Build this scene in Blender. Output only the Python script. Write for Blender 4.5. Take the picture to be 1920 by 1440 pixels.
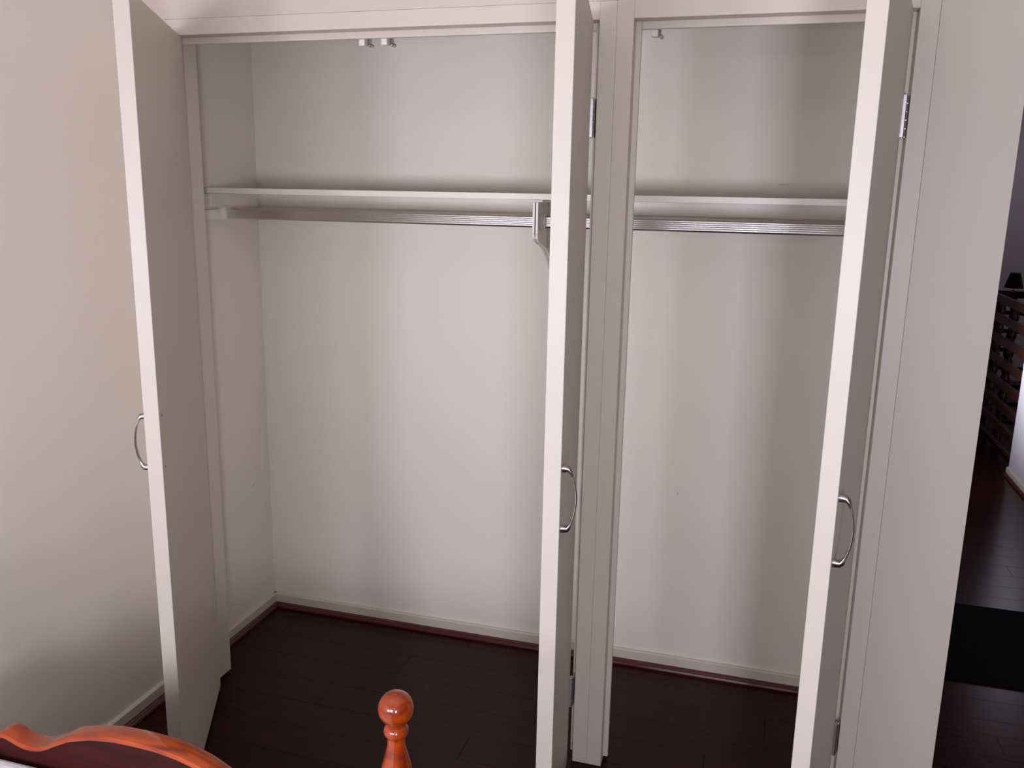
import bpy, bmesh, math, random
from mathutils import Vector, Matrix
random.seed(7)
for o in list(bpy.data.objects): bpy.data.objects.remove(o, do_unlink=True)
SC = bpy.context.scene
COL = SC.collection
PI = math.pi

# ------------------------------------------------------------------ camera
F_PX = 1621.7; CAM = Vector((1.7820, -2.2093, 1.6239)); YAW, PITCH, ROLL = .28081, .21679, .018455
fw = Vector((-math.sin(YAW)*math.cos(PITCH), math.cos(YAW)*math.cos(PITCH), -math.sin(PITCH)))
rt = Vector((math.cos(YAW), math.sin(YAW), 0)); up = rt.cross(fw)
c, s = math.cos(ROLL), math.sin(ROLL)
rt, up = c*rt + s*up, -s*rt + c*up
M = Matrix((rt, up, -fw)).transposed().to_4x4(); M.translation = CAM
cd = bpy.data.cameras.new('camera'); cam = bpy.data.objects.new('camera', cd); COL.objects.link(cam)
cam.matrix_world = M; cd.sensor_width = 36; cd.lens = F_PX/1920*36; cd.clip_start = .02; cd.clip_end = 60
SC.camera = cam

# ------------------------------------------------------------------ world and light
w = bpy.data.worlds.new('world'); SC.world = w; w.use_nodes = True
bg = w.node_tree.nodes['Background']; bg.inputs[0].default_value = (.75, .85, 1, 1); bg.inputs[1].default_value = .8

def area(name, loc, direction, sx, sy, power, col, spread=180):
    l = bpy.data.lights.new(name, 'AREA'); l.shape = 'RECTANGLE'; l.size = sx; l.size_y = sy
    l.energy = power; l.color = col; l.spread = math.radians(spread)
    o = bpy.data.objects.new(name, l); COL.objects.link(o); o.location = loc
    o.rotation_euler = Vector(direction).to_track_quat('-Z', 'Z').to_euler()
    return o
# daylight for a bedroom window inferred behind the camera and outside the small hall window
YB = -3.05; CEIL_Z = 2.54
# (x0, x1, z0, z1, radiance): four openings made up to fit the shading
FIT_WINDOWS = [(.06, .50, .97, 1.52, 37.0), (.64, 1.40, 1.0, 1.62, 17.5), (2.00, 2.35, .96, 1.50, 76.0), (1.45, 1.95, 1.88, 2.08, 15.0)]
for k, (x0, x1, z0, z1, rad) in enumerate(FIT_WINDOWS):
    area('window_fit_light', ((x0+x1)/2, YB-.066, (z0+z1)/2), (0, 1, 0), x1-x0, z1-z0, rad*PI*(x1-x0)*(z1-z0), (.945, .95, 1.16))
area('hall_daylight', (1.96, 3.05, 1.25), (1, .12, -.28), .55, 1.0, 13, (.82, .88, 1.0), 55)
area('stair_fill', (4.6, 5.9, CEIL_Z), (0, 0, -1), .8, .8, 4.5, (.92, .88, 1.0))  # unseen fill added to brighten the far hall wall; the ceiling is closed

SC.view_settings.view_transform = 'Standard'; SC.view_settings.look = 'None'
SC.view_settings.gamma = 1; SC.view_settings.use_curve_mapping = False
SC.view_settings.exposure = 0.0

# ------------------------------------------------------------------ materials
def srgb(r, g, b):
    f = lambda v: (v/255/12.92 if v/255 <= .04045 else ((v/255+.055)/1.055)**2.4)
    return (f(r), f(g), f(b), 1)
def mat(name, col, rough=.5, metal=0, coat=0, coat_rough=.1, bump=0, bscale=60, var=0, vscale=3, spec=.5, bstretch=(1, 1, 1)):
    m = bpy.data.materials.new(name); m.use_nodes = True; nt = m.node_tree; N = nt.nodes; L = nt.links
    p = N['Principled BSDF']; p.inputs['Base Color'].default_value = col; p.inputs['Roughness'].default_value = rough
    p.inputs['Metallic'].default_value = metal; p.inputs['Coat Weight'].default_value = coat
    p.inputs['Coat Roughness'].default_value = coat_rough; p.inputs['Specular IOR Level'].default_value = spec
    tc = N.new('ShaderNodeTexCoord'); mp = N.new('ShaderNodeMapping'); mp.inputs['Scale'].default_value = bstretch
    L.new(tc.outputs['Object'], mp.inputs[0])
    if bump:
        n = N.new('ShaderNodeTexNoise'); n.inputs['Scale'].default_value = bscale; n.inputs['Detail'].default_value = 4
        b = N.new('ShaderNodeBump'); b.inputs['Strength'].default_value = bump; b.inputs['Distance'].default_value = .002
        L.new(mp.outputs[0], n.inputs[0]); L.new(n.outputs[0], b.inputs['Height']); L.new(b.outputs[0], p.inputs['Normal'])
    if var:
        n = N.new('ShaderNodeTexNoise'); n.inputs['Scale'].default_value = vscale; n.inputs['Detail'].default_value = 3
        r = N.new('ShaderNodeMapRange'); r.inputs['To Min'].default_value = 1-var; r.inputs['To Max'].default_value = 1+var
        h = N.new('ShaderNodeHueSaturation'); h.inputs['Color'].default_value = col
        L.new(mp.outputs[0], n.inputs[0]); L.new(n.outputs[0], r.inputs[0]); L.new(r.outputs[0], h.inputs['Value']); L.new(h.outputs[0], p.inputs['Base Color'])
    return m
M_WALL = mat('cream wall paint', srgb(237, 228, 213), .6, bump=.12, bscale=220, var=.012, vscale=1.5, spec=.35)
M_BOUNCE_CUT = mat('taupe bounce-cutting wall paint', srgb(112, 98, 84), .7)  # dark tone made up for unseen walls to cut bounced light
M_FRONT = mat('cream satin front paint', srgb(209, 197, 181), .5, bump=.1, bscale=200)
M_CEIL = mat('ceiling white', srgb(238, 234, 226), .8)
M_GLOSS = mat('cream gloss enamel', srgb(208, 197, 182), .4, spec=.35, bump=.06, bscale=90, bstretch=(1, 1, .25))
M_TRIM = mat('cream trim enamel', srgb(214, 202, 187), .42, spec=.4, bump=.06, bscale=90)
M_SHELF = mat('white shelf laminate', srgb(234, 225, 210), .35)
M_PLASTIC = mat('white plastic', srgb(234, 227, 216), .35)
M_CHROME = mat('polished chrome', srgb(222, 219, 215), .26, metal=1)
M_STEEL = mat('plated hinge steel', srgb(205, 203, 200), .3, metal=1, bump=.1, bscale=200)
M_NICKEL = mat('satin nickel', srgb(176, 172, 168), .22, metal=1)
M_DARKHOLE = mat('screw hole grey', srgb(84, 78, 74), .5)
M_HALLWALL = mat('hall grey paint', srgb(205, 196, 200), .7)
M_RUG = mat('black rug pile', srgb(16, 15, 16), .95, bump=.6, bscale=400, spec=.1)
M_SHADE = mat('black lamp shade cloth', srgb(14, 15, 18), .8)
M_LINEN = mat('white quilted linen', srgb(228, 226, 228), .85, bump=.5, bscale=60)
M_RAILWOOD = mat('stained rail timber', srgb(84, 42, 28), .4, bump=.1, bscale=30, var=.25, vscale=4, bstretch=(4, .6, 4))
M_DARKWOOD = mat('dark turned timber', srgb(58, 26, 20), .4, var=.2, vscale=6)
M_QUAD = mat('mahogany scotia bead', srgb(78, 22, 18), .22, coat=.6, coat_rough=.1)
M_SUB = mat('subfloor black', srgb(12, 8, 8), .8)
M_SCUFF = mat('scuff grey', srgb(165, 150, 140), .7)

def wood_varnish(name, c0, c1, rough=.38, coat=1):
    m = bpy.data.materials.new(name); m.use_nodes = True; nt = m.node_tree; N = nt.nodes; L = nt.links
    p = N['Principled BSDF']; p.inputs['Roughness'].default_value = rough; p.inputs['Coat Weight'].default_value = coat; p.inputs['Coat Roughness'].default_value = .04
    p.inputs['Specular IOR Level'].default_value = .2; p.inputs['Coat Tint'].default_value = (1, .96, .92, 1)
    tc = N.new('ShaderNodeTexCoord'); mp = N.new('ShaderNodeMapping'); mp.inputs['Scale'].default_value = (3, 14, 22)
    n = N.new('ShaderNodeTexNoise'); n.inputs['Scale'].default_value = 2.2; n.inputs['Detail'].default_value = 5; n.inputs['Distortion'].default_value = .8
    r = N.new('ShaderNodeValToRGB'); r.color_ramp.elements[0].position = .3; r.color_ramp.elements[0].color = c0
    r.color_ramp.elements[1].position = .72; r.color_ramp.elements[1].color = c1
    L.new(tc.outputs['Object'], mp.inputs[0]); L.new(mp.outputs[0], n.inputs[0]); L.new(n.outputs[0], r.inputs[0]); L.new(r.outputs[0], p.inputs['Base Color'])
    return m
M_BED = wood_varnish('orange varnished pine', srgb(112, 28, 4), srgb(184, 76, 12))
M_PANEL_SHADE = wood_varnish('red-brown panel with painted shade', srgb(34, 4, 2), srgb(66, 10, 3), .7, 0)  # shade of the near face put into a darker colour

def plank_mat():
    m = bpy.data.materials.new('dark mahogany boards'); m.use_nodes = True; nt = m.node_tree; N = nt.nodes; L = nt.links
    p = N['Principled BSDF']; p.inputs['Roughness'].default_value = .22; p.inputs['Specular IOR Level'].default_value = .12
    tc = N.new('ShaderNodeTexCoord'); mp = N.new('ShaderNodeMapping'); mp.inputs['Scale'].default_value = (1.2, 16, 1)
    oi = N.new('ShaderNodeObjectInfo'); va = N.new('ShaderNodeVectorMath'); va.operation = 'ADD'
    n = N.new('ShaderNodeTexNoise'); n.inputs['Scale'].default_value = 4; n.inputs['Detail'].default_value = 5
    L.new(tc.outputs['Object'], mp.inputs[0]); L.new(mp.outputs[0], va.inputs[0]); L.new(oi.outputs['Location'], va.inputs[1]); L.new(va.outputs[0], n.inputs[0])
    r = N.new('ShaderNodeValToRGB'); r.color_ramp.elements[0].position = .3; r.color_ramp.elements[0].color = srgb(42, 9, 12)
    r.color_ramp.elements[1].position = .75; r.color_ramp.elements[1].color = srgb(52, 12, 15)
    rr = N.new('ShaderNodeMapRange'); rr.inputs['To Min'].default_value = .86; rr.inputs['To Max'].default_value = 1.1
    h = N.new('ShaderNodeHueSaturation')
    L.new(n.outputs[0], r.inputs[0]); L.new(r.outputs[0], h.inputs['Color']); L.new(oi.outputs['Random'], rr.inputs[0]); L.new(rr.outputs[0], h.inputs['Value'])
    L.new(h.outputs[0], p.inputs['Base Color'])
    return m
M_PLANK = plank_mat()
def glass_mat():
    m = bpy.data.materials.new('window glass'); m.use_nodes = True; nt = m.node_tree; N = nt.nodes; L = nt.links
    t = N.new('ShaderNodeBsdfTransparent'); g = N.new('ShaderNodeBsdfGlossy'); g.inputs['Roughness'].default_value = .02
    mx = N.new('ShaderNodeMixShader'); mx.inputs[0].default_value = .06
    L.new(t.outputs[0], mx.inputs[1]); L.new(g.outputs[0], mx.inputs[2]); L.new(mx.outputs[0], N['Material Output'].inputs[0])
    return m
M_GLASS = glass_mat()

# ------------------------------------------------------------------ mesh helpers
def box(bm, x0, x1, y0, y1, z0, z1, mx=None):
    vs = [bm.verts.new((x, y, z)) for z in (z0, z1) for x, y in ((x0, y0), (x1, y0), (x1, y1), (x0, y1))]
    for f in ((3, 2, 1, 0), (4, 5, 6, 7), (0, 1, 5, 4), (1, 2, 6, 5), (2, 3, 7, 6), (3, 0, 4, 7)): bm.faces.new([vs[i] for i in f])
    if mx: bmesh.ops.transform(bm, matrix=mx, verts=vs)
    return vs
def prism(bm, pts, axis, a0, a1):
    """pts: 2D outline; axis: extrusion axis ('x': pts are (y,z); 'y': (x,z); 'z': (x,y))"""
    def P(p, a): return {'x': (a, p[0], p[1]), 'y': (p[0], a, p[1]), 'z': (p[0], p[1], a)}[axis]
    A = [bm.verts.new(P(p, a0)) for p in pts]; B = [bm.verts.new(P(p, a1)) for p in pts]; n = len(pts)
    fs = [bm.faces.new(A[::-1]), bm.faces.new(B)]
    for i in range(n): fs.append(bm.faces.new((A[i], A[(i+1) % n], B[(i+1) % n], B[i])))
    bmesh.ops.recalc_face_normals(bm, faces=fs)
def lathe(bm, prof, segs=32, c=(0, 0, 0)):
    rings = []
    for r, z in prof:
        if r < 1e-5: rings.append([bm.verts.new((c[0], c[1], c[2]+z))])
        else: rings.append([bm.verts.new((c[0]+r*math.cos(2*PI*i/segs), c[1]+r*math.sin(2*PI*i/segs), c[2]+z)) for i in range(segs)])
    fs = []
    for a, b in zip(rings, rings[1:]):
        for i in range(segs):
            j = (i+1) % segs
            q = [a[0], b[j], b[i]] if len(a) == 1 else ([a[i], a[j], b[0]] if len(b) == 1 else [a[i], a[j], b[j], b[i]])
            fs.append(bm.faces.new(q))
    if len(rings[0]) > 1: fs.append(bm.faces.new(rings[0][::-1]))
    if len(rings[-1]) > 1: fs.append(bm.faces.new(rings[-1]))
    bmesh.ops.recalc_face_normals(bm, faces=fs)
def sweep(bm, secs):
    """secs: list of rings (equal number of 3D points)"""
    R = [[bm.verts.new(p) for p in r] for r in secs]; n = len(R[0]); fs = [bm.faces.new(R[0][::-1]), bm.faces.new(R[-1])]
    for a, b in zip(R, R[1:]):
        for i in range(n): fs.append(bm.faces.new((a[i], a[(i+1) % n], b[(i+1) % n], b[i])))
    bmesh.ops.recalc_face_normals(bm, faces=fs)
def cyl(bm, p0, p1, r, segs=16):
    p0, p1 = Vector(p0), Vector(p1); d = p1-p0
    q = d.to_track_quat('Z', 'Y').to_matrix()
    sweep(bm, [[p + q @ Vector((r*math.cos(2*PI*i/segs), r*math.sin(2*PI*i/segs), 0)) for i in range(segs)] for p in (p0, p1)])
def new(): return bmesh.new()
def obj(name, bm, m, parent=None, bevel=0, smooth=False, segs=2):
    me = bpy.data.meshes.new(name); bm.to_mesh(me); bm.free(); me.materials.append(m)
    o = bpy.data.objects.new(name, me); COL.objects.link(o)
    if parent: o.parent = parent
    if smooth:
        for p in me.polygons: p.use_smooth = True
        me.set_sharp_from_angle(angle=math.radians(40))
    if bevel:
        b = o.modifiers.new('bevel', 'BEVEL'); b.width = bevel; b.segments = segs; b.limit_method = 'ANGLE'; b.angle_limit = math.radians(50)
    return o
def B(name, m, parent, *dims, bevel=0):
    bm = new(); box(bm, *dims); return obj(name, bm, m, parent, bevel)
def empty(name, loc=(0, 0, 0), rz=0):
    o = bpy.data.objects.new(name, None); COL.objects.link(o); o.location = loc; o.rotation_euler = (0, 0, rz); o.empty_display_size = .1
    return o
def tag(o, label=None, cat=None, group=None, kind=None):
    if label: o['label'] = label
    if cat: o['category'] = cat
    if group: o['group'] = group
    if kind: o['kind'] = kind
    return o
def struct(name, m, *boxes):
    bm = new()
    for b in boxes: box(bm, *b)
    return tag(obj(name, bm, m), kind='structure')

# ------------------------------------------------------------------ dimensions (metres)
JA, JB, JC, JD = .1118, 1.3490, 1.4340, 2.0659     # openings: left closet JA..JB, right closet JC..JD
XE = 2.2964; HT = 2.04; D = .6036; CEIL = 2.55; XR = 3.30; XB = 4.2; JW = .0424

# ------------------------------------------------------------------ room shell
struct('wall_left', M_WALL, (-.12, 0, YB-.06, D+.1, -.02, CEIL))
G = .0004
struct('wall_front', M_FRONT,
       (0, JA-JW-G, 0, .115, 0, CEIL),
       (JA, JB, .0505, .115, HT+.001, HT+JW+G), (JC, JD, .0505, .115, HT+.001, HT+JW+G), (JB+.001, JC-.001, .0505, .115, 0, HT+JW+G), (JD+.001, JD+JW+G, .0505, .115, 0, HT+JW+G),
       (JA-JW-G, JB+JW, 0, .115, HT+JW+G, CEIL), (JB+JW, JD+JW+G, 0, .115, HT+JW+G, CEIL),
       (JD+JW+G, 2.20, 0, .115, 0, CEIL),
       (2.20, XE, 0, D+.1, 0, CEIL),
       (XE, XR, 0, .10, 2.12, CEIL), (XR, XB, 0, .10, 0, CEIL))
struct('wall_closet_back', M_WALL, (0, 2.20, D, D+.1, 0, CEIL))
struct('wall_right', M_BOUNCE_CUT, (XB, XB+.1, YB-.06, .1, 0, CEIL))
WB = []
xs_ = [0]
edges = sorted(FIT_WINDOWS, key=lambda q: q[0]); px = 0
for x0, x1, z0, z1, _ in edges:
    WB += [(px, x0, YB-.06, YB, 0, CEIL), (x0, x1, YB-.06, YB, 0, z0), (x0, x1, YB-.06, YB, z1, CEIL)]; px = x1
WB.append((px, XB, YB-.06, YB, 0, CEIL))
struct('wall_back', M_BOUNCE_CUT, *WB)  # pier between the openings added to copy an unseen person's shadow
struct('ceiling', M_CEIL, (-.12, 5.2, YB-.06, 6.9, CEIL, CEIL+.08))
struct('wall_hall_right', M_HALLWALL, (XR, XR+.075, .1, 3.49, 0, CEIL))
struct('wall_hall_left', M_HALLWALL, (1.90, 2.0, D+.1, 2.75, 0, CEIL), (1.90, 2.0, 3.35, 6.7, 0, CEIL),
       (1.90, 2.0, 2.75, 3.35, 0, .75), (1.90, 2.0, 2.75, 3.35, 1.75, CEIL))
struct('wall_hall_far', M_HALLWALL, (1.9, 5.2, 6.7, 6.8, 0, CEIL))
struct('wall_stairwell_right', M_HALLWALL, (5.1, 5.2, .1, 6.7, 0, CEIL), (XR+.075, 5.1, .1, .2, 0, CEIL))

# floor: boards run along x
floor = tag(B('floor', M_SUB, None, -.1, 5.1, YB-.1, 6.8, -.06, -.0145), kind='structure')
PW, PL = .124, 1.22
board_meshes = {}
def board(x0, x1, y0, y1):
    key = (round(x1-x0, 3), round(y1-y0, 3))
    if key not in board_meshes:
        bm = new(); g = .0002; c_ = .0006
        hx, hy = (x1-x0)/2-g, (y1-y0)/2-g
        lo = [bm.verts.new((sx*hx, sy*hy, -.014)) for sx, sy in ((-1, -1), (1, -1), (1, 1), (-1, 1))]
        mi = [bm.verts.new((sx*hx, sy*hy, -.0008)) for sx, sy in ((-1, -1), (1, -1), (1, 1), (-1, 1))]
        hi = [bm.verts.new((sx*(hx-c_), sy*(hy-c_), 0)) for sx, sy in ((-1, -1), (1, -1), (1, 1), (-1, 1))]
        for a, b in ((lo, mi), (mi, hi)):
            for i in range(4): bm.faces.new((a[i], a[(i+1) % 4], b[(i+1) % 4], b[i]))
        bm.faces.new(hi)
        me = bpy.data.meshes.new('plank'); bm.to_mesh(me); bm.free(); me.materials.append(M_PLANK); board_meshes[key] = me
    o = bpy.data.objects.new('plank', board_meshes[key]); COL.objects.link(o)
    o.location = ((x0+x1)/2, (y0+y1)/2, 0); o.parent = floor
def rows(x0, x1, y0, y1, pl=PL):
    y = y0; k = 0
    while y < y1-.01:
        ye = min(y+PW, y1); x = x0-(k*.43 % 1)*pl
        while x < x1-.005:
            a, b = max(x, x0), min(x+pl, x1)
            if b-a > .02: board(a, b, y, ye)
            x += pl
        y += PW; k += 1
Y1 = YB + PW*math.ceil((D-YB)/PW)
rows(.0, XB, YB, -1.584, 2.2)
rows(.0, XR, -1.584, D+.004)
rows(XR, XB, -1.584, 0)
rows(2.0, XR, D+.004, 3.49, 1.35)
rows(2.0, 5.1, 3.49, 6.7, 1.9)

# skirting boards and mahogany beads
HB = .053
def skirt(name, p0, p1, nrm, m=M_TRIM, h=HB, t=.013):
    """straight skirting along the wall from p0 to p1, nrm = into the room"""
    p0, p1, n = Vector((*p0, 0)), Vector((*p1, 0)), Vector((*nrm, 0))
    prof = [(0, 0), (t, 0), (t, h-.004), (t-.004, h), (0, h)]
    bm = new(); sweep(bm, [[q + n*a + Vector((0, 0, z)) for a, z in prof] for q in (p0, p1)])
    return tag(obj(name, bm, m), kind='structure')
def bead(name, p0, p1, nrm, r=.017):
    p0, p1, n = Vector((*p0, 0)), Vector((*p1, 0)), Vector((*nrm, 0)); t = .0132
    prof = [(t, .0005), (t+r, .0005), (t+r, .004), (t+r*.86, .010), (t+r*.62, .0125), (t+r*.56, .0155), (t+r*.3, .018), (t, .019)]
    bm = new(); sweep(bm, [[q + n*a + Vector((0, 0, z)) for a, z in prof] for q in (p0, p1)])
    return tag(obj(name, bm, M_QUAD), kind='structure')
skirt('baseboard_left', (0, YB), (0, -.001), (1, 0)); bead('trim_3', (0, YB), (0, -.001), (1, 0))
skirt('baseboard_closet_left', (0, .116), (0, D), (1, 0)); bead('trim_4', (0, .116), (0, D), (1, 0))
skirt('baseboard_closet_back', (2.20, D), (.0, D), (0, -1)); bead('trim_5', (2.20, D), (.0, D), (0, -1))
skirt('baseboard_closet_right', (2.20, D), (2.20, .116), (-1, 0))
skirt('baseboard_hall', (XR, .1), (XR, 3.49), (-1, 0), h=.05); bead('trim_6', (XR, .1), (XR, 3.49), (-1, 0))
skirt('baseboard_right', (XB, YB), (XB, 0), (-1, 0))

# ------------------------------------------------------------------ closet door frames (jambs, heads, stops)
def frame(x0, x1, label):
    root = tag(empty('wardrobe'), label, 'wardrobe')
    for a, b, st in ((x0-JW, x0-G, (x0, x0+.0135)), (x1+G, x1+JW, (x1-.0135, x1))):
        yd = .115 if x0 == JA and a < x0 else .050          # the jamb against the left wall is a deep post
        B('jamb', M_TRIM, root, a, b, -.0004, yd, 0.001, HT+JW, bevel=.0012)
        B('stop', M_TRIM, root, st[0]-(.0009 if st[0] == x0 else 0), st[1]+(.0009 if st[1] == x1 else 0), .037, yd, .010, HT, bevel=.002)
    B('head', M_TRIM, root, x0-G, x1+G, -.0004, .050, HT, HT+JW, bevel=.0012)
    B('head_stop', M_TRIM, root, x0+.0135, x1-.0135, .037, .050, HT-.0185, HT, bevel=.002)
    return root
wide_w = frame(JA, JB, 'wide built-in cream wardrobe with two open doors beside the left wall')
narrow_w = frame(JC, JD, 'narrow built-in cream wardrobe with a single open door next to the plain end wall')

# ------------------------------------------------------------------ made-up openings behind the camera, and the hall window
def window(name, x0, x1, z0, z1, y, along='x'):
    root = tag(empty(name), kind='structure')
    def W(n, a0, a1, b0, b1, c0, c1, m): 
        return B(n, m, root, a0, a1, b0, b1, c0, c1) if along == 'x' else B(n, m, root, b0, b1, a0, a1, c0, c1)
    bm = new(); t = .022
    for q in ((x0, x0+t, z0, z1), (x1-t, x1, z0, z1), (x0+t, x1-t, z0, z0+t), (x0+t, x1-t, z1-t, z1)):
        a = (q[0], q[1], y-.025, y+.025, q[2], q[3]) if along == 'x' else (y-.025, y+.025, q[0], q[1], q[2], q[3])
        box(bm, *a)
    obj('window_frame', bm, M_TRIM, root)
    W('pane', x0+t, x1-t, y-.003, y+.003, z0+t, z1-t, M_GLASS)
for k, (x0, x1, z0, z1, _) in enumerate(FIT_WINDOWS): window('window_%d' % (k+1), x0, x1, z0, z1, YB-.03)  # split of the inferred window made up to shape the light
window('window_5', 2.75, 3.35, .75, 1.75, 1.925, 'y')

# ------------------------------------------------------------------ wardrobe doors
DT = .0343
def hinge(parent, z, swing):
    """butt hinge at the door's hinge edge; local frame: x along the door, y = into its inner face"""
    h = .092
    bm = new()
    ks = 5
    for k in range(ks):
        a = z-h/2+h*k/ks; cyl(bm, (-.0075, -.004, a+.0008), (-.0075, -.004, a+h/ks-.0012), .0058, 16)
    cyl(bm, (-.0075, -.004, z-h/2-.003), (-.0075, -.004, z+h/2+.003), .003, 12)
    box(bm, -.0022, 0, -.006, .026, z-h/2, z+h/2)
    # leaf screwed into the frame rebate: turned back by the swing
    mx = Matrix.Translation((-.0075, -.004, 0)) @ Matrix.Rotation(swing, 4, 'Z') @ Matrix.Translation((.0075, .004, 0))
    box(bm, -.0137, -.0115, -.002, .028, z-h/2, z+h/2, mx)
    return obj('hinge', bm, M_STEEL, parent, smooth=True)
def handle(parent, x, zc):
    """bow pull on the outer face (local y<0)"""
    n = 28; secs = []; half = .070; out = .030; wd = .0065
    path = [(0, -.064), (-.006, -.064), (-.0125, -.0635)]
    arc = []
    for i in range(n+1):
        t = i/n; z = -.060+.120*t; yb = -(.0165+(out-.0165)*math.sin(PI*t)**.8)
        arc.append((yb, z))
    path = path+arc+[(-.0125, .0635), (-.006, .064), (0, .064)]
    L = len(path)
    for i, (y, z) in enumerate(path):
        a = path[max(i-1, 0)]; b = path[min(i+1, L-1)]; tv = Vector((0, b[0]-a[0], b[1]-a[1])).normalized()
        nv = Vector((0, tv.z, -tv.y))
        e = min(i, L-1-i)
        th = {0: .0078, 1: .0075, 2: .0068, 3: .0052, 4: .0038, 5: .003, 6: .0026}.get(e, .0023)
        ww = wd if e > 4 else wd+.0008
        c = Vector((x, y, zc+z)); ring = []
        for k in range(12):
            an = 2*PI*k/12; ca, sa = math.cos(an), math.sin(an)
            ring.append(c + Vector((ww*math.copysign(abs(ca)**.6, ca), 0, 0)) + nv*th*math.copysign(abs(sa)**.7, sa))
        secs.append(ring)
    bm = new(); sweep(bm, secs)
    return obj('handle', bm, M_NICKEL, parent, smooth=True)
def door(wardrobe, pivot, theta, width, side, label):
    """side=+1: hinged on its left; side=-1: hinged on its right. local +x runs from hinge to free edge when side=+1"""
    z0, z1 = .012, 2.037
    bm = new(); box(bm, 0, width, 0, DT, z0, z1); p = obj('door', bm, M_GLOSS, wardrobe, .0012)
    p['label'] = label
    parts = [hinge(p, 1.811, theta), hinge(p, .222, theta), handle(p, width-.030, 1.0245)]
    for dz in (.064, -.064):
        bm = new(); cyl(bm, (width-.030, DT-.0005, 1.0245+dz), (width-.030, DT+.0006, 1.0245+dz), .0032, 14)
        parts.append(obj('screw_head', bm, M_DARKHOLE, p))
    if side < 0:            # mirror the meshes for right-hung doors
        for o in [p]+parts:
            o.data.transform(Matrix.Scale(-1, 4, (1, 0, 0))); o.data.flip_normals()
    p.location = (pivot[0], pivot[1], 0)
    p.rotation_euler = (0, 0, -theta if side > 0 else theta)
    return p
door(wide_w, (JA+.012, -.004), 1.1026, .617, 1, 'left cream door standing half open')
door(wide_w, (JB-.014, -.004), 1.7197, .624, -1, 'right cream door opened past square')
door(narrow_w, (JD-.014, -.004), 1.3909, .626, -1, 'cream door opened towards the bedroom')

# ------------------------------------------------------------------ shelf, rail, bracket, catches
sh = empty('wardrobe_shelf', (0, 0, 0)); tag(sh, 'long white shelf across the wardrobe above the chrome rail', 'shelf')
bm = new(); box(bm, .002, 2.198, .2846, D-.001, 1.607, 1.625); obj('shelf_board', bm, M_SHELF, sh, .0012)
bm = new(); box(bm, .003, 2.197, D-.019, D-.001, 1.563, 1.6065); tag(obj('trim_1', bm, M_SHELF, None, .002), kind='structure')
bm = new(); box(bm, .001, .019, .30, D-.02, 1.563, 1.6065); tag(obj('trim_2', bm, M_SHELF, None, .002), kind='structure')

rail = empty('hanging_rail', (0, .366, 1.542)); tag(rail, 'fluted chrome hanging rail running below the white wardrobe shelf', 'rail')
prof = []
hh, tt = .0175, .0075
for k in range(5):          # front face: five flutes
    zc = -hh+.003+(2*hh-.006)*(k+.5)/5; w_ = (2*hh-.006)/10
    for j in range(5):
        a = -1+2*j/4; prof.append((-tt-.0012*(1-a*a), zc+w_*a*.94))
prof = prof+[(-tt+.002, hh), (tt-.002, hh), (tt, hh-.003), (tt, -hh+.003), (tt-.002, -hh), (-tt+.002, -hh)]
bm = new(); prism(bm, prof, 'x', .028, 2.17); obj('tube', bm, M_CHROME, rail, smooth=True)
def end_socket(x, sgn):
    bm = new()
    # plate on the wall with a cup gripping the rail
    pl = [(-.17, -.018), (.012, -.024), (.03, -.016), (.03, .03), (.012, .064), (-.02, .0645), (-.17, .0645)]
    prism(bm, pl[:], 'x', min(x, x+sgn*.006), max(x, x+sgn*.006))
    cup = [(-.016, -.022), (.014, -.022), (.017, -.016), (.017, .018), (.012, .023), (-.012, .023), (-.016, .018)]
    prism(bm, cup, 'x', min(x, x+sgn*.034), max(x, x+sgn*.034))
    arm = [(-.165, -.017), (-.016, -.022), (-.016, .014), (-.165, .008)]
    prism(bm, arm, 'x', min(x, x+sgn*.020), max(x, x+sgn*.020))
    obj('end_socket', bm, M_PLASTIC, rail, .0015)
end_socket(.0005, 1); end_socket(2.1995, -1)

# bracket carrying shelf and rail
br = empty('shelf_bracket', (1.120, 0, 0)); tag(br, 'white curved plastic bracket gripping the rail under the shelf', 'bracket')
outer = [(.300, 1.600), (.300, 1.510), (.304, 1.494), (.318, 1.483), (.345, 1.477), (.385, 1.468), (.42, 1.456), (.452, 1.438), (.49, 1.410), (.53, 1.375), (.565, 1.350), (.597, 1.338)]
hole = [(.366+.0125*math.sin(PI*k/12), 1.542+.0212*math.cos(PI*k/12)) for k in range(13)]
front = [(2*.366-y, z) for y, z in hole]         # front half of the opening, top to bottom
bm = new()
prism(bm, [(.366, 1.600), (.300, 1.600)]+outer[1:5]+[(.366, 1.4725)]+front[::-1], 'x', -.0015, .0015)
prism(bm, hole[:]+[(.366, 1.4725)]+outer[5:]+[(.6025, 1.338), (.6025, 1.600), (.366, 1.600)], 'x', -.0015, .0015); obj('web', bm, M_PLASTIC, br)
bm = new(); secs = []
for i, (y, z) in enumerate(outer):
    a = outer[max(i-1, 0)]; b = outer[min(i+1, len(outer)-1)]; tv = Vector((b[0]-a[0], b[1]-a[1])).normalized(); nx, nz = tv.y, -tv.x
    nx, nz = -nx, -nz
    secs.append([(-.0085, y, z), (.0085, y, z), (.0085, y+nx*.0035, z+nz*.0035), (-.0085, y+nx*.0035, z+nz*.0035)])
sweep(bm, secs); obj('flange', bm, M_PLASTIC, br, .0006)
bm = new(); box(bm, -.022, .022, .297, .585, 1.6015, 1.6065); obj('top_plate', bm, M_PLASTIC, br, .001)
bm = new(); ring = []
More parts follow.
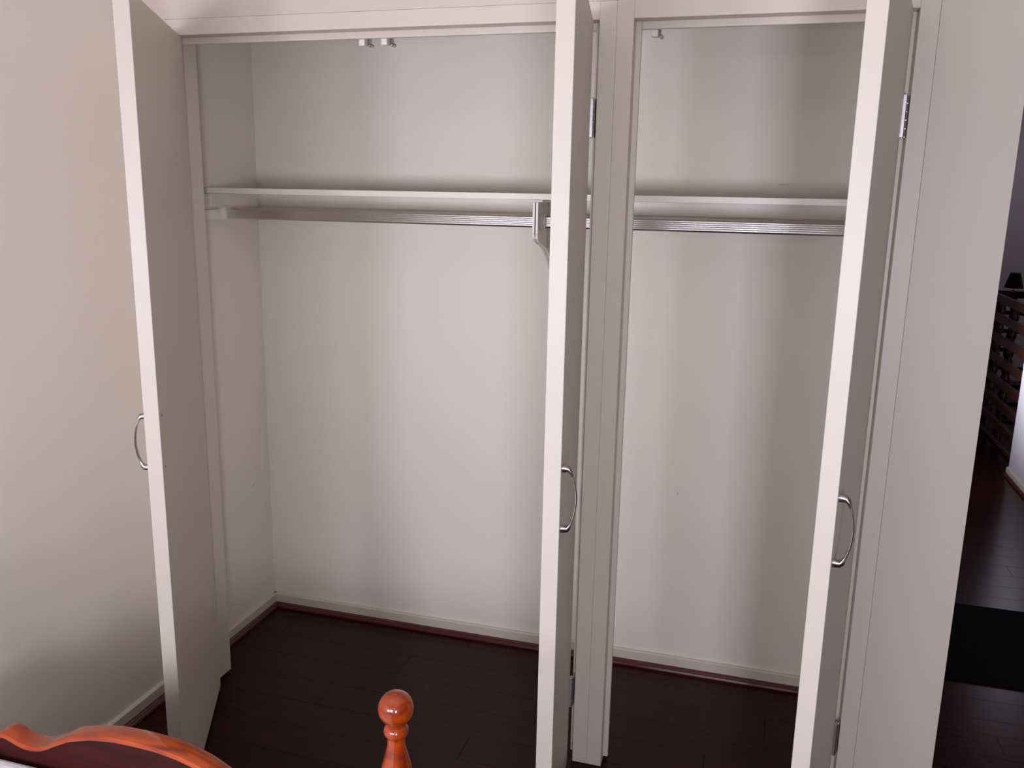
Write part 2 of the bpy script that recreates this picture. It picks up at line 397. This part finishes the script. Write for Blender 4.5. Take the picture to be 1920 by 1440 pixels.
for r0, r1, x0, x1 in ((.0215, .027, -.0105, .0105), (.0215, .024, .012, .016)):
    for k in range(28):
        a0, a1 = 2*PI*k/28, 2*PI*(k+1)/28
        pts = [(.366+r0*.62*math.cos(a0), 1.542+r0*math.sin(a0)), (.366+r1*.68*math.cos(a0), 1.542+r1*math.sin(a0)), (.366+r1*.68*math.cos(a1), 1.542+r1*math.sin(a1)), (.366+r0*.62*math.cos(a1), 1.542+r0*math.sin(a1))]
        prism(bm, pts, 'x', x0, x1)
obj('rail_ring', bm, M_PLASTIC, br)
for y in (.392, .402, .45, .52):
    zb = 1.57 if y < .41 else 1.46
    bm = new(); box(bm, -.007, .007, y-.0012, y+.0012, 1.562 if y < .41 else (1.46 if y < .5 else 1.40), 1.600); obj('rib', bm, M_PLASTIC, br)

def catch(x, label):
    r = empty('magnetic_catch', (x, .0515, HT+.0008)); tag(r, label, 'door catch', 'white catches under the wardrobe door heads')
    bm = new(); box(bm, -.0085, .0085, 0, .022, -.0345, 0); obj('body', bm, M_PLASTIC, r, .0015)
    bm = new(); box(bm, -.006, .012, .022, .040, -.031, 0); cyl(bm, (.014, .026, -.031), (.014, .040, -.031), .005, 12); obj('roller', bm, M_NICKEL, r, .0008)
catch(.690, 'small white door catch, left of the pair under the left opening head')
catch(.7555, 'small white door catch, right of the pair under the left opening head')
catch(1.477, 'lone small white door catch under the right opening head')

# ------------------------------------------------------------------ scuffs on the closet walls
def scuff(pts, wth, name='scuff_mark'):
    cu = bpy.data.curves.new(name, 'CURVE'); cu.dimensions = '3D'; sp = cu.splines.new('POLY'); sp.points.add(len(pts)-1)
    for p, q in zip(sp.points, pts): p.co = (*q, 1)
    cu.bevel_depth = wth; cu.bevel_resolution = 0; cu.materials.append(M_SCUFF)
    o = bpy.data.objects.new(name, cu); COL.objects.link(o); return o
WC = bpy.data.objects['wall_closet_back']; WL = bpy.data.objects['wall_left']
for pts, par in (([(.0002, .470+.007*k, .538-.002*math.sin(k*1.1)) for k in range(6)], WL),
                 ([(1.556, D-.0002, .643), (1.559, D-.0002, .652)], WC),
                 ([(1.80+.008*k, D-.0002, 1.664+.001*math.sin(k)) for k in range(5)], WC)):
    scuff(pts, .0006).parent = par

# ------------------------------------------------------------------ bed
bed = empty('bed', (.71, -1.0, 0)); tag(bed, 'single bed with glossy orange-brown varnished timber footboard and ball-topped post', 'bed')
CX = .71; HWB = .529
def top_z(x):
    """top outline of the footboard, x measured from its centre"""
    a = abs(x)
    pts = [(0, .6245), (.05, .623), (.10, .616), (.15, .602), (.194, .5795), (.215, .5675), (.245, .5605), (.27, .5625), (.300, .574), (.313, .5785), (.324, .5735), (.34, .562), (.37, .548), (.42, .539), (.47, .534), (.51, .532)]
    for (x0, z0), (x1, z1) in zip(pts, pts[1:]):
        if a <= x1:
            t = (a-x0)/(x1-x0); return z0+(z1-z0)*t
    return pts[-1][1]
def board_sweep(name, th, z_low, z_off, e, m):
    bm = new(); n = 120; secs = []
    for i in range(n+1):
        x = -HWB+.02+(2*HWB-.04)*i/n
        z = sum(top_z(x+d) for d in (-.008, -.004, 0, .004, .008))/5-z_off-.019
        zl = z-z_low if z_low < .1 else .30
        secs.append([(x, -th, zl), (x, th, zl), (x, th, z-e), (x, th-e*.3, z-e*.3), (x, th-e, z), (x, -th+e, z), (x, -th+e*.3, z-e*.3), (x, -th, z-e)])
    sweep(bm, secs); return obj(name, bm, m, bed, smooth=True)
board_sweep('top_rail', .021, .010, 0, .0055, M_BED)
pn = board_sweep('footboard_panel', .0185, .3, .0098, .0008, M_PANEL_SHADE); pn['label'] = 'footboard panel with shade in its dark red-brown'
rr = .0305; prof = [(.030, 0), (.030, .30), (.034, .315), (.034, .54), (.029, .552), (.025, .558), (.0305, .572), (.0315, .590), (.0312, .612), (.0290, .640), (.0245, .665), (.0185, .688), (.0155, .700), (.0152, .716),
                    (.0170, .7175), (.0205, .7210), (.0215, .7265), (.0205, .7320), (.0175, .7362), (.0160, .7378), (.0175, .7405)]
for k in range(1, 16):
    an = -PI/2+.60+(PI-.60)*k/15; prof.append((max(rr*math.cos(an), 0), .7715-.003+rr*math.sin(an)))
def post(x, y, sc=1):
    bm = new(); lathe(bm, [(r, z*sc) for r, z in prof], 40, (x, y, 0)); return obj('post', bm, M_BED, bed, smooth=True)
post(HWB, 0); post(-HWB, 0)
for sx in (-1, 1):
    bm = new(); box(bm, sx*HWB-.012, sx*HWB+.012, -1.99, -.03, .26, .40); obj('side_rail', bm, M_BED, bed, .004)
    bm = new(); lathe(bm, [(.030, 0), (.030, .54), (.022, .55), (.030, .58), (.016, .60), (.02, .61), (.028, .63), (.02, .65), (0, .655)], 24, (sx*HWB, -1.99, 0)); obj('post', bm, M_BED, bed, smooth=True)
bm = new(); box(bm, -HWB+.02, HWB-.02, -2.005, -1.975, .3, .62); obj('headboard', bm, M_BED, bed, .01)
bm = new()
for k in range(9): box(bm, -HWB+.01, HWB-.01, -1.93+k*.22, -1.85+k*.22, .28, .30)
obj('slat_base', bm, M_BED, bed)

mt = empty('mattress', (CX, -1.0, .302)); tag(mt, 'white quilted mattress lying on the varnished bed', 'mattress')
bm = new(); box(bm, -.50, .50, -1.97, -.025, 0, .2165); obj('quilted_cover', bm, M_LINEN, mt, .03).modifiers['bevel'].segments = 5

# ------------------------------------------------------------------ hall: rug, balustrade, console, lamp
bm = new(); box(bm, 2.31, 3.24, .838, 1.470, .0008, .009); tag(obj('rug', bm, M_RUG, None, .003), 'black rug lying on the dark hall floor past the end wall', 'rug')

bal = empty('balustrade', (3.384, 3.72, 0)); tag(bal, 'red-brown timber balustrade of wide horizontal rails around the stairwell', 'balustrade')
zs = [.958, .825, .686, .545, .405, .268, .130, .0]
for k, z in enumerate(zs):
    h = .058 if k < 7 else .026
    z0 = z-.026 if k < 7 else .001
    bm = new(); box(bm, 0, .028, -.02, 1.28, z0, z0+h); obj('rail', bm, M_RAILWOOD, bal, .006)
    bm = new(); box(bm, .03, 1.65, 1.28, 1.305, z0+.006, z0+.006+min(h, .03 if k else .045)); obj('rail', bm, M_DARKWOOD, bal, .004)
def baluster(x, y, h=.95):
    bm = new(); pr = [(.016, .002), (.016, .10)]
    for k in range(7):
        z = .10+k*.12; pr += [(.013, z+.005), (.021, z+.03), (.023, z+.05), (.017, z+.075), (.0215, z+.085), (.0215, z+.1), (.014, z+.118)]
    pr += [(.018, h)]
    lathe(bm, pr, 16, (x, y, 0)); obj('baluster', bm, M_DARKWOOD, bal, smooth=True)
for x in (.108, .205, .45, .75, 1.05, 1.35): baluster(x, 1.332)
for y in (.62, .97): baluster(.052, y)
bm = new(); box(bm, .03, .085, 1.31, 1.365, .002, .99); obj('corner_post', bm, M_DARKWOOD, bal, .004)

ct = empty('console_table', (3.85, 5.32, 0)); tag(ct, 'dark timber console table standing behind the stairwell balustrade', 'table')
bm = new(); box(bm, -.45, .45, -.16, .16, .915, .945); obj('tabletop', bm, M_DARKWOOD, ct, .004)
for sx in (-1, 1):
    for sy in (-1, 1):
        bm = new(); lathe(bm, [(.014, 0), (.02, .05), (.014, .1), (.022, .3), (.016, .6), (.024, .75), (.022, .914)], 14, (sx*.41, sy*.13, 0)); obj('leg', bm, M_DARKWOOD, ct, smooth=True)

lp = empty('table_lamp', (3.640, 5.32, .9455)); tag(lp, 'small table lamp with a tapered black shade on the console table', 'lamp')
bm = new(); lathe(bm, [(.040, 0), (.040, .006), (.012, .011), (.006, .016), (.006, .060), (0, .06)], 20); obj('base', bm, M_CHROME, lp, smooth=True)
bm = new(); lathe(bm, [(.066, .034), (.0675, .034), (.036, .150), (.0345, .150)], 32)
bm.faces.ensure_lookup_table()
obj('lamp_shade', bm, M_SHADE, lp, smooth=True)
